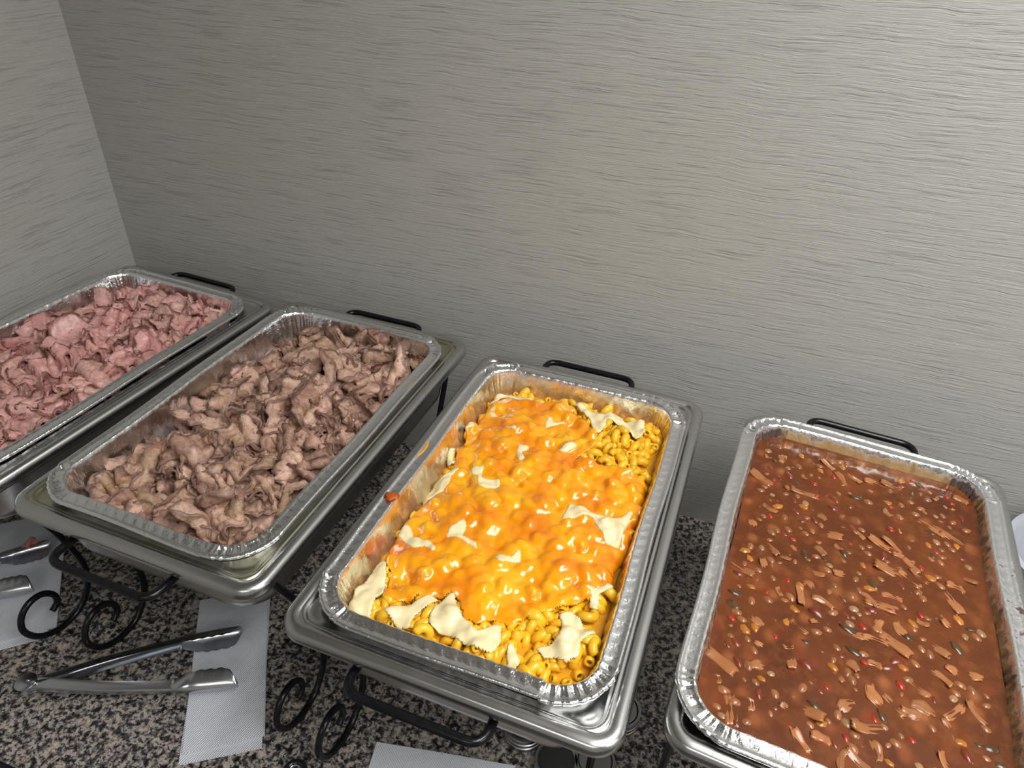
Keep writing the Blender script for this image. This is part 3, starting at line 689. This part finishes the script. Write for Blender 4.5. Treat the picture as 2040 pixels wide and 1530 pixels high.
o = obj('macaroni_mass', np.concatenate(V).tolist(), F, M_NOOD); o.matrix_world = pan_mat(3); tag(o, 'mass of corkscrew macaroni packed under the cheese', 'macaroni', kind='stuff')
sm = np.vectorize(lambda x, y: inside(x, y, RIM - .034, -.001))(Xg, Yg)
idx = -np.ones(sm.shape, int)
sub = sm.copy(); Zs = lev - .0085 + .002 * NZ2
idx[sub] = np.arange(sub.sum()); f_ = sub[:-1, :-1] & sub[1:, :-1] & sub[1:, 1:] & sub[:-1, 1:]; I, J = np.nonzero(f_)
o = obj('cheese_sauce', np.stack([Xg[sub], Yg[sub], Zs[sub]], 1).tolist(), np.stack([idx[I, J], idx[I + 1, J], idx[I + 1, J + 1], idx[I, J + 1]], 1).tolist(), M_SAUCE); o.matrix_world = pan_mat(3)
tag(o, 'yellow cheese sauce pooled between the noodles', 'sauce', kind='stuff')

# ------------------------------------------------------------------ baked beans
BL = RIM - .020
def mat_bean_sauce():
    m = NT('brown_bean_sauce'); v = m.coord('Object'); n = m.noise(v, 9, 4, .6); n2 = m.noise(v, 75, 4, .65); n3 = m.noise(v, 240, 3, .5)
    c = m.ramp(n, [(.3, srgb(76, 37, 14)), (.5, srgb(92, 46, 18)), (.7, srgb(110, 56, 23))])
    c = m.mix(m.ramp(n2, [(.5, (0, 0, 0)), (.75, (.4, .4, .4))]), c, srgb(132, 76, 38))
    # beans and shreds lying just under the surface show through as soft paler blobs
    vo = m.n('ShaderNodeTexVoronoi', feature='SMOOTH_F1'); vo.inputs['Scale'].default_value = 62; vo.inputs['Randomness'].default_value = 1.0; m.l(m.coord('Object', (1.0, .8, 1)), vo.inputs['Vector'])
    sep = m.n('ShaderNodeSeparateColor'); m.l(vo.outputs['Color'], sep.inputs[0])
    blob = m.math('MULTIPLY', m.ramp(vo.outputs['Distance'], [(.2, (1, 1, 1)), (.5, (0, 0, 0))]), m.ramp(sep.outputs[0], [(.35, (0, 0, 0)), (.9, (.75, .75, .75))]))
    c = m.mix(blob, c, m.mix(sep.outputs[1], srgb(158, 98, 52), srgb(112, 42, 22)))
    m.base(c); m.set(Roughness=.14); m.b.inputs['Specular IOR Level'].default_value = .34
    m.bump(m.math('ADD', n2, m.math('MULTIPLY', n3, .3)), .16, .0014); return m.m
M_BSAUCE = mat_bean_sauce(); SC = srgb(102, 54, 30)
NB = 110; V = []; F = []; idx = {}
NBx, NBy = 80, 130
for a in range(NBx):
    for b in range(NBy):
        u = (a / (NBx - 1) - .5) * .30; v = (b / (NBy - 1) - .5) * .50
        if inside(u, v, BL, -.0035):
            e = 0 if inside(u, v, BL, .003) else .0016
            z = BL + .0007 * mnoise.noise((u * 55, v * 55, 2)) + .0005 * mnoise.noise((u * 150, v * 150, 5)) + e
            idx[a, b] = len(V); V.append((u, v, z))
for a in range(NBx - 1):
    for b in range(NBy - 1):
        q = [idx.get(k) for k in ((a, b), (a + 1, b), (a + 1, b + 1), (a, b + 1))]
        if None not in q: F.append(tuple(q))
o = obj('bean_sauce', V, F, M_BSAUCE); o.matrix_world = pan_mat(4); tag(o, 'glossy brown barbecue sauce filling the rightmost foil tray', 'sauce', kind='stuff')
def mixc(c, t): return tuple(c[k] * (1 - t) + SC[k] * t for k in range(3))
def blob_mesh(name, sx, sy, sz, mat, seed, bend=0, jag=.0, seg=10, rings=7):
    rs = random.Random(seed); V = [(0, 0, -sz)]; F = []
    for i in range(1, rings):
        ph = -PI / 2 + PI * i / rings
        for k in range(seg):
            a = 2 * PI * k / seg; r = math.cos(ph); j = 1 + jag * rs.uniform(-1, 1)
            x = sx * r * math.cos(a) * j; y = sy * r * math.sin(a) * j; V.append((x, y + bend * x * x / sx, sz * math.sin(ph)))
    V.append((0, 0, sz)); T = len(V) - 1
    for k in range(seg):
        F.append((0, 1 + (k + 1) % seg, 1 + k)); F.append((T, T - seg + k, T - seg + (k + 1) % seg))
    for i in range(rings - 2):
        for k in range(seg):
            a = 1 + i * seg; F.append((a + k, a + (k + 1) % seg, a + seg + (k + 1) % seg, a + seg + k))
    me = bpy.data.meshes.new(name); me.from_pydata(V, [], F); me.update(); me.polygons.foreach_set('use_smooth', [True] * len(me.polygons)); me.materials.append(mat); return me
def strip_mesh(name, L, W, T, mat, seed):
    """flat shred of meat: fibrous ribbon with frayed ends"""
    rs = random.Random(seed); n, m = 10, 6; V = []; F = []; b1 = rs.uniform(-.3, .3); ph = rs.uniform(0, 6)
    for s in (1, -1):
        for i in range(n):
            t = i / (n - 1) * 2 - 1
            for j in range(m):
                q = j / (m - 1) * 2 - 1
                fr = 1 + .16 * rs.uniform(-1, 1) * (abs(t) > .8); wd = W * (1 - .35 * t * t * abs(math.sin(ph))) * (1 + .12 * math.sin(4 * t + ph))
                x = L * t * (fr if s == 1 else 1); y = wd * q + b1 * L * t * t
                z = s * T * (.55 + .45 * (1 - q * q)) + T * .55 * math.cos(q * 7 + ph) * (s == 1) + T * .5 * math.sin(t * 3 + ph)
                V.append((x, y, z))
    N = n * m
    for i in range(n - 1):
        for j in range(m - 1):
            a = i * m + j; F.append((a, a + m, a + m + 1, a + 1)); F.append((N + a, N + a + 1, N + a + m + 1, N + a + m))
    bd = [i * m for i in range(n - 1)] + [(n - 1) * m + j for j in range(m - 1)] + [i * m + m - 1 for i in range(n - 1, 0, -1)] + [j for j in range(m - 1, 0, -1)]
    for k in range(len(bd)):
        a, b = bd[k], bd[(k + 1) % len(bd)]; F.append((b, a, N + a, N + b))
    me = bpy.data.meshes.new(name); me.from_pydata(V, [], F); me.update(); me.polygons.foreach_set('use_smooth', [True] * len(me.polygons)); me.materials.append(mat); return me
def chip_mesh(name, L, W, T, mat, seed):
    rs = random.Random(seed); n = rs.choice((4, 5, 5, 6)); P = []
    for k in range(n):
        a = 2 * PI * k / n + rs.uniform(-.3, .3); P.append((L * math.cos(a) * rs.uniform(.75, 1.1), W * math.sin(a) * rs.uniform(.75, 1.1)))
    V = [(x, y, -T) for x, y in P] + [(x * .98, y * .98, T * .4 + .25 * T * math.sin(x * 900)) for x, y in P] + [(x * .8, y * .8, T) for x, y in P]
    F = [tuple(range(n))[::-1], tuple(range(2 * n, 3 * n))]
    for k in range(n):
        j = (k + 1) % n; F.append((k, j, n + j, n + k)); F.append((n + k, n + j, 2 * n + j, 2 * n + k))
    me = bpy.data.meshes.new(name); me.from_pydata(V, [], F); me.update(); me.polygons.foreach_set('use_smooth', [True] * len(me.polygons)); me.materials.append(mat); return me
mp = lambda nm, c, t, **k: mat_plain(nm, mixc(srgb(*c), t), .2, nscale=140, var=.22, bump=.25, rand=.35, **k)
M_WB = mp('pinto_bean', (190, 130, 78), .68); M_KB = mp('kidney_bean', (120, 36, 20), .5); M_MS = mp('shredded_pork', (186, 124, 74), .5)
M_RP = mp('red_pepper', (176, 36, 24), .35); M_GP = mp('green_pepper', (48, 52, 28), .4); M_YP = mp('yellow_pepper', (206, 132, 40), .45); M_ON = mp('onion', (186, 154, 108), .58)
KINDS = [
    ('pinto_bean', [blob_mesh('pinto_bean', .0066, .0045, .0040, M_WB, k, .15) for k in range(3)], 200, (-.0038, -.0028), 'small tan bean in the brown sauce', 'bean', 'tan beans in the sauce'),
    ('kidney_bean', [blob_mesh('kidney_bean', .0085, .0046, .0042, M_KB, k + 9, .3) for k in range(3)], 55, (-.0038, -.0026), 'dark red kidney bean in the brown sauce', 'bean', 'kidney beans in the sauce'),
    ('pork_shred', [strip_mesh('pork_shred', .006 + .0017 * k, .0034 + .0010 * (k % 3), .0011, M_MS, k + 20) for k in range(6)], 95, (-.0011, .0003), 'tan fibrous pork shred in the brown sauce', 'pork', 'pork shreds in the sauce'),
    ('red_pepper_piece', [chip_mesh('red_pepper_piece', .0055, .0042, .0016, M_RP, k + 30) for k in range(3)], 26, (-.0012, -.0004), 'small bright red pepper piece in the brown sauce', 'pepper', 'red pepper pieces in the sauce'),
    ('green_pepper_piece', [chip_mesh('green_pepper_piece', .0085, .0048, .0016, M_GP, k + 40) for k in range(3)], 26, (-.0013, -.0006), 'dark green pepper piece in the brown sauce', 'pepper', 'green pepper pieces in the sauce'),
    ('yellow_pepper_piece', [chip_mesh('yellow_pepper_piece', .0070, .0046, .0016, M_YP, k + 50) for k in range(3)], 30, (-.0012, -.0004), 'orange-yellow pepper piece in the brown sauce', 'pepper', 'yellow pepper pieces in the sauce'),
    ('onion_piece', [blob_mesh('onion_piece', .0060, .0045, .0028, M_ON, k + 60, 0, .12) for k in range(3)], 26, (-.0025, -.0016), 'pale translucent onion piece in the brown sauce', 'onion', 'onion pieces in the sauce'),
]
rnd = random.Random(909); used = []
for nm, mes, cnt, zr, lb, cat, grp in sorted(KINDS, key=lambda k: -len(k[1])):
    c = 0; tries = 0
    while c < cnt and tries < 6000:
        tries += 1
        u = rnd.uniform(-.135, .135); v = rnd.uniform(-.235, .235)
        if nm in ('pork_shred', 'yellow_pepper_piece') and rnd.random() < .45 * (v > .12): continue
        if nm == 'kidney_bean' and rnd.random() < .5 * (u > 0): continue
        if not inside(u, v, BL, .012): continue
        md = .0075 if nm != 'pork_shred' else .012
        if any((u - a) ** 2 + (v - b) ** 2 < ((md + r) / 2) ** 2 for a, b, r in used): continue
        used.append((u, v, md)); c += 1
        o = mesh_obj(nm, rnd.choice(mes)); sc = rnd.uniform(.8, 1.25)
        o.matrix_world = pan_mat(4) @ Matrix.Translation((u, v, BL + rnd.uniform(*zr))) @ Euler((rnd.gauss(0, .12), rnd.gauss(0, .12), rnd.gauss(-.5, .6) + PI * rnd.randrange(2))).to_matrix().to_4x4() @ Matrix.Scale(sc, 4)
        tag(o, lb + ', ' + region(u, v), cat, grp)

# ------------------------------------------------------------------ napkins, tongs and small things on the counter
def mat_napkin():
    m = NT('embossed_paper'); v = m.coord('Object', (1, 1, 1)); wv = m.n('ShaderNodeTexWave', wave_type='BANDS', bands_direction='DIAGONAL'); wv.inputs['Scale'].default_value = 170
    m.l(v, wv.inputs['Vector']); n = m.noise(v, 30, 3)
    m.base(m.mix(m.math('MULTIPLY', wv.outputs['Fac'], .8), srgb(204, 208, 217), m.mix(n, srgb(222, 226, 233), srgb(234, 236, 241)))); m.set(Roughness=.85); m.bump(m.math('ADD', m.math('MULTIPLY', wv.outputs['Fac'], .5), m.math('MULTIPLY', n, 2.2)), .8, .0018); return m.m  # emboss shading also mixed into the paper colour, darker along the grooves
M_NAP = mat_napkin()
def napkin(corner, e1, L, W, label, zs=(0.0, .0032, .0052), offs=((0, 0, 0), (.012, -.006, .03), (-.002, .002, -.02))):
    a = math.atan2(e1[1], e1[0]); root = empty('paper_napkin', Matrix.Translation((corner[0], corner[1], 0)) @ Matrix.Rotation(a, 4, 'Z'))
    tag(root, label, 'napkin', 'paper napkins')
    rs = random.Random(int(corner[0] * 999))
    for k in range(2):
        nx, ny = 26, 12; V = []; F = []; ox, oy, rot = offs[k]
        for s in (1, 0):
            for i in range(nx):
                for j in range(ny):
                    x = L * i / (nx - 1); y = W * j / (ny - 1)
                    z = (.0024 if s else 0) + zs[k] + (.0006 * math.sin(x * 40 + k) * math.sin(y * 60) if s else 0) + (.0008 * math.exp(-((y - W * .42) / .003) ** 2) if s else 0)
                    c_, s_ = math.cos(rot), math.sin(rot); V.append((ox + x * c_ - y * s_, oy + x * s_ + y * c_, z))
        N = nx * ny
        for i in range(nx - 1):
            for j in range(ny - 1):
                q = i * ny + j; F.append((q, q + ny, q + ny + 1, q + 1)); F.append((N + q, N + q + 1, N + q + ny + 1, N + q + ny))
        bd = [i * ny for i in range(nx - 1)] + [(nx - 1) * ny + j for j in range(ny - 1)] + [i * ny + ny - 1 for i in range(nx - 1, 0, -1)] + [j for j in range(ny - 1, 0, -1)]
        for q in range(len(bd)):
            b0, b1 = bd[q], bd[(q + 1) % len(bd)]; F.append((b1, b0, N + b0, N + b1))
        o = obj('sheet', V, F, M_NAP, root); auto_smooth(o, 40)
    return root
napkin((.476, -.482), (.535, -.845), .252, .104, 'white embossed napkin under the open tongs, in front of the beef tray', offs=((.012, .004, .0), (.0, .0, .03)))
napkin((.0214, -.4916), (.683, -.73), .272, .135, 'white embossed napkin under the tongs by the left wall', offs=((.008, -.004, -.03), (0, 0, 0)))
napkin((.862, -.6575), (.98, .18), .19, .07, 'white embossed napkin at the counter edge in front of the macaroni tray', offs=((.004, -.004, 0), (0, 0, 0)))

M_TONG = mat_steel('bright_tong_steel', (.58, .60, .64), .2)
def tongs(hinge, tips, length, label, lift=.006):
    root = empty('serving_tongs', Matrix.Translation((hinge[0], hinge[1], lift))); tag(root, label, 'tongs', 'serving tongs')
    for k, (tx, ty) in enumerate(tips):
        sgn = 1 if k == 0 else -1                       # inner face looks at the other arm
        ang = math.atan2(ty - hinge[1], tx - hinge[0]); n, m = 120, 17; V = []; F = []
        L = math.hypot(tx - hinge[0], ty - hinge[1])
        hs = .70 * L
        def hw(s):
            if s < hs: return .0105 - .0028 * min(1, s / (hs * .9))
            t = (s - hs) / (L - hs)
            b = .0077 + (.0165 - .0077) * math.sin(min(1, t / .42) * PI / 2)
            if t > .72: b *= math.sqrt(max(0.0, 1 - ((t - .72) / .285) ** 2))
            return max(b, .0006)
        for lay in (0, 1):
            for i in range(n):
                s = L * i / (n - 1); h_ = hw(s); t = max(0, (s - hs) / (L - hs))
                dep = .0125 if s < hs else .0125 + .0085 * math.sin(min(1, t / .5) * PI / 2)
                ex = 5.0 - 2.8 * min(1, t * 4); scal = .10 * abs(math.sin(t * PI * 6.5)) if .12 < t < .92 else 0
                dep *= min(1, .35 + s / .03) if s < .03 else 1
                if t > .72: dep *= max(.15, 1 - ((t - .72) / .30) ** 2)
                side = .004 * math.sin(PI * min(1, s / hs)) - .010 * t * t + .004   # bow of the arm, inward hooked tip
                for j in range(m):
                    q = j / (m - 1) * 2 - 1
                    y = side * -1 + dep * (abs(q) ** ex) * (1 + (scal if abs(q) > .85 else 0)) + lay * .0009; z = .0175 + h_ * q
                    c_, s_ = math.cos(ang), math.sin(ang); yy = -sgn * y if True else y
                    V.append((s * c_ - yy * s_, s * s_ + yy * c_, z))
        N = n * m
        for i in range(n - 1):
            for j in range(m - 1):
                q = i * m + j; F.append((q, q + m, q + m + 1, q + 1)); F.append((N + q, N + q + 1, N + q + m + 1, N + q + m))
        bd = [i * m for i in range(n - 1)] + [(n - 1) * m + j for j in range(m - 1)] + [i * m + m - 1 for i in range(n - 1, 0, -1)] + [j for j in range(m - 1, 0, -1)]
        for q in range(len(bd)):
            b0, b1 = bd[q], bd[(q + 1) % len(bd)]; F.append((b1, b0, N + b0, N + b1))
        o = obj('arm', V, F, M_TONG, root); auto_smooth(o, 50)
    a0 = math.atan2(tips[1][1] - hinge[1], tips[1][0] - hinge[0])
    V, F = lathe_geo([(.0125, .0268), (.0138, .0272), (.0138, .0284), (.0130, .0290)], 28, (.004 * math.cos(a0), .004 * math.sin(a0), 0)); hg = obj('hinge_plate', V, F, M_TONG, root); auto_smooth(hg, 40)
    V, F = lathe_geo([(.0090, .0060), (.0100, .0064), (.0100, .0076), (.0090, .0080)], 28, (.004 * math.cos(a0), .004 * math.sin(a0), 0)); h2 = obj('hinge_plate', V, F, M_TONG, root); auto_smooth(h2, 40)
    V, F = lathe_geo([(.0026, .004), (.0026, .0296), (.0018, .0306)], 16, (.006, .004, 0)); obj('rivet', V, F, M_TONG, root)
    return root
tongs((.362, -.694), [(.5755, -.505), (.637, -.600)], .30, 'open stainless scalloped tongs lying on the napkin before the beef tray')
tongs((.030, -.675), [(.168, -.476), (.236, -.573)], .24, 'stainless scalloped tongs on the napkin at the left wall, ham shred on one tip')
M_HAMBIT = mat_plain('pink_ham_scrap', srgb(176, 112, 106), .4, nscale=150, var=.3, bump=.4)
hb = slice_mesh('ham_scrap', 990, .010, .0014, .9, 1.6, M_HAMBIT, 12); o = mesh_obj('ham_scrap', hb); o.matrix_world = Matrix.Translation((.165, -.505, .040)) @ Euler((.3, .2, .4)).to_matrix().to_4x4()
tag(o, 'small pink ham scrap stuck to the tongs at the left wall', 'ham scrap')

M_TIN = mat_plain('brushed_tin_lid', (.42, .42, .43), .34, 1.0, nscale=60, var=.1, bump=.04); M_GROOVE = mat_plain('dark_lid_groove', (.02, .02, .02), .6, bump=0); M_BLKTIN = mat_plain('black_tin_top', (.012, .012, .012), .5, bump=.03)
def tin(x, y, r, label, black=False):
    root = empty('fuel_tin', Matrix.Translation((x, y, 0))); tag(root, label, 'fuel tin', 'small fuel tins')
    V, F = lathe_geo([(r * .95, 0), (r, .001), (r, .0075), (r * .94, .0085), (r * .94, .010), (r, .011), (r, .016), (r * .94, .017), (r * .94, .0185), (r, .0195), (r, .0255), (r * .98, .027), (r * .86, .027), (r * .85, .0258)], 44); b = obj('body', V, F, M_TIN, root); auto_smooth(b, 30)
    V, F = lathe_geo([(r * .85, .0256), (r * .85, .0262), (r * .79, .0262), (r * .79, .0256)], 44); obj('groove', V, F, M_GROOVE, root)
    V, F = lathe_geo([(r * .785, .0255), (r * .785, .0268), (r * .77, .0272), (0.0008, .0272)], 44); p_ = obj('lid_disc', V, F, M_BLKTIN if black else M_TIN, root); auto_smooth(p_, 30)
tin(1.153, -.440, .0285, 'round silver fuel tin right of the macaroni tray, farthest from the counter edge')
tin(1.032, -.505, .0285, 'dark-topped fuel tin half hidden under the macaroni water pan', True)
tin(1.087, -.540, .0285, 'black-topped fuel tin at the bottom picture edge below the macaroni tray', True)
tin(1.135, -.522, .0270, 'grey fuel tin under the front right corner of the macaroni tray')

# utensil with a black handle whose ring end shows at the bottom edge
M_BLKPL = mat_plain('black_plastic', (.010, .010, .012), .22, bump=.05)
root = empty('serving_spoon', Matrix.Translation((.786, -.667, 0)) @ Matrix.Rotation(-.35, 4, 'Z')); tag(root, 'black-handled serving utensil with chrome ring at the bottom edge', 'utensil')
ringp = [(.012 * math.cos(a) - .018, .012 * math.sin(a), .0075) for a in [2 * PI * k / 24 for k in range(24)]]
V, F = tube_geo(ringp, .0045, 10, closed=True); obj('handle_loop', V, F, M_BLKPL, root)
ringp = [(.0078 * math.cos(a) - .018, .0078 * math.sin(a), .009) for a in [2 * PI * k / 24 for k in range(24)]]
V, F = tube_geo(ringp, .0018, 8, closed=True); obj('chrome_ring', V, F, M_TONG, root)
V, F = tube_geo([(-.006, 0, .0075), (.03, -.006, .0085), (.075, -.02, .009)], [.006, .0065, .0055], 12); obj('handle', V, F, M_BLKPL, root)
V, F = tube_geo([(.075, -.02, .009), (.10, -.028, .009)], .003, 10); obj('shaft', V, F, M_TONG, root)

# white tub behind the bean tray on the right
M_TUB = mat_plain('white_plastic', srgb(176, 178, 186), .4, bump=.04, var=.04)
V, F = lathe_geo([(.085, 0), (.09, .002), (.098, .16), (.104, .163), (.104, .172), (.099, .174), (.108, .210), (.112, .214), (.112, .224), (.106, .226), (.100, .214), (.088, .01), (.002, .008)], 56)
o = obj('plastic_tub', V, F, M_TUB); o.location = (1.738, -.13, -.0); auto_smooth(o, 35); tag(o, 'white plastic tub beside the wall, right of the bean tray', 'tub')

# bits baked onto the macaroni tray's rim
M_CRUST = mat_plain('baked_cheese_crust', srgb(176, 84, 26), .3, nscale=300, var=.5, bump=.8)
me = blob_mesh('baked_cheese_crumb', .0085, .0065, .0030, M_CRUST, 3, .1, .25, 14, 9); o = mesh_obj('baked_cheese_crumb', me)
o.matrix_world = pan_mat(3) @ Matrix.Translation((-.1490, -.083, RIM + .0012)); tag(o, 'orange-brown baked cheese crumb on the left rim of the macaroni tray', 'crumb')
M_SMEAR = mat_plain('orange_cheese_smear', srgb(222, 150, 30), .3, nscale=200, var=.2, bump=.3)
me = strip_mesh('cheese_smear', .017, .0016, .0005, M_SMEAR, 6); o = mesh_obj('cheese_smear', me)
o.matrix_world = pan_mat(3) @ Matrix.Translation((-.1535, .0145, RIM - .0012)) @ Matrix.Rotation(PI / 2, 4, 'Z'); tag(o, 'thin orange cheese smear along the left foil rim of the macaroni', 'cheese smear')
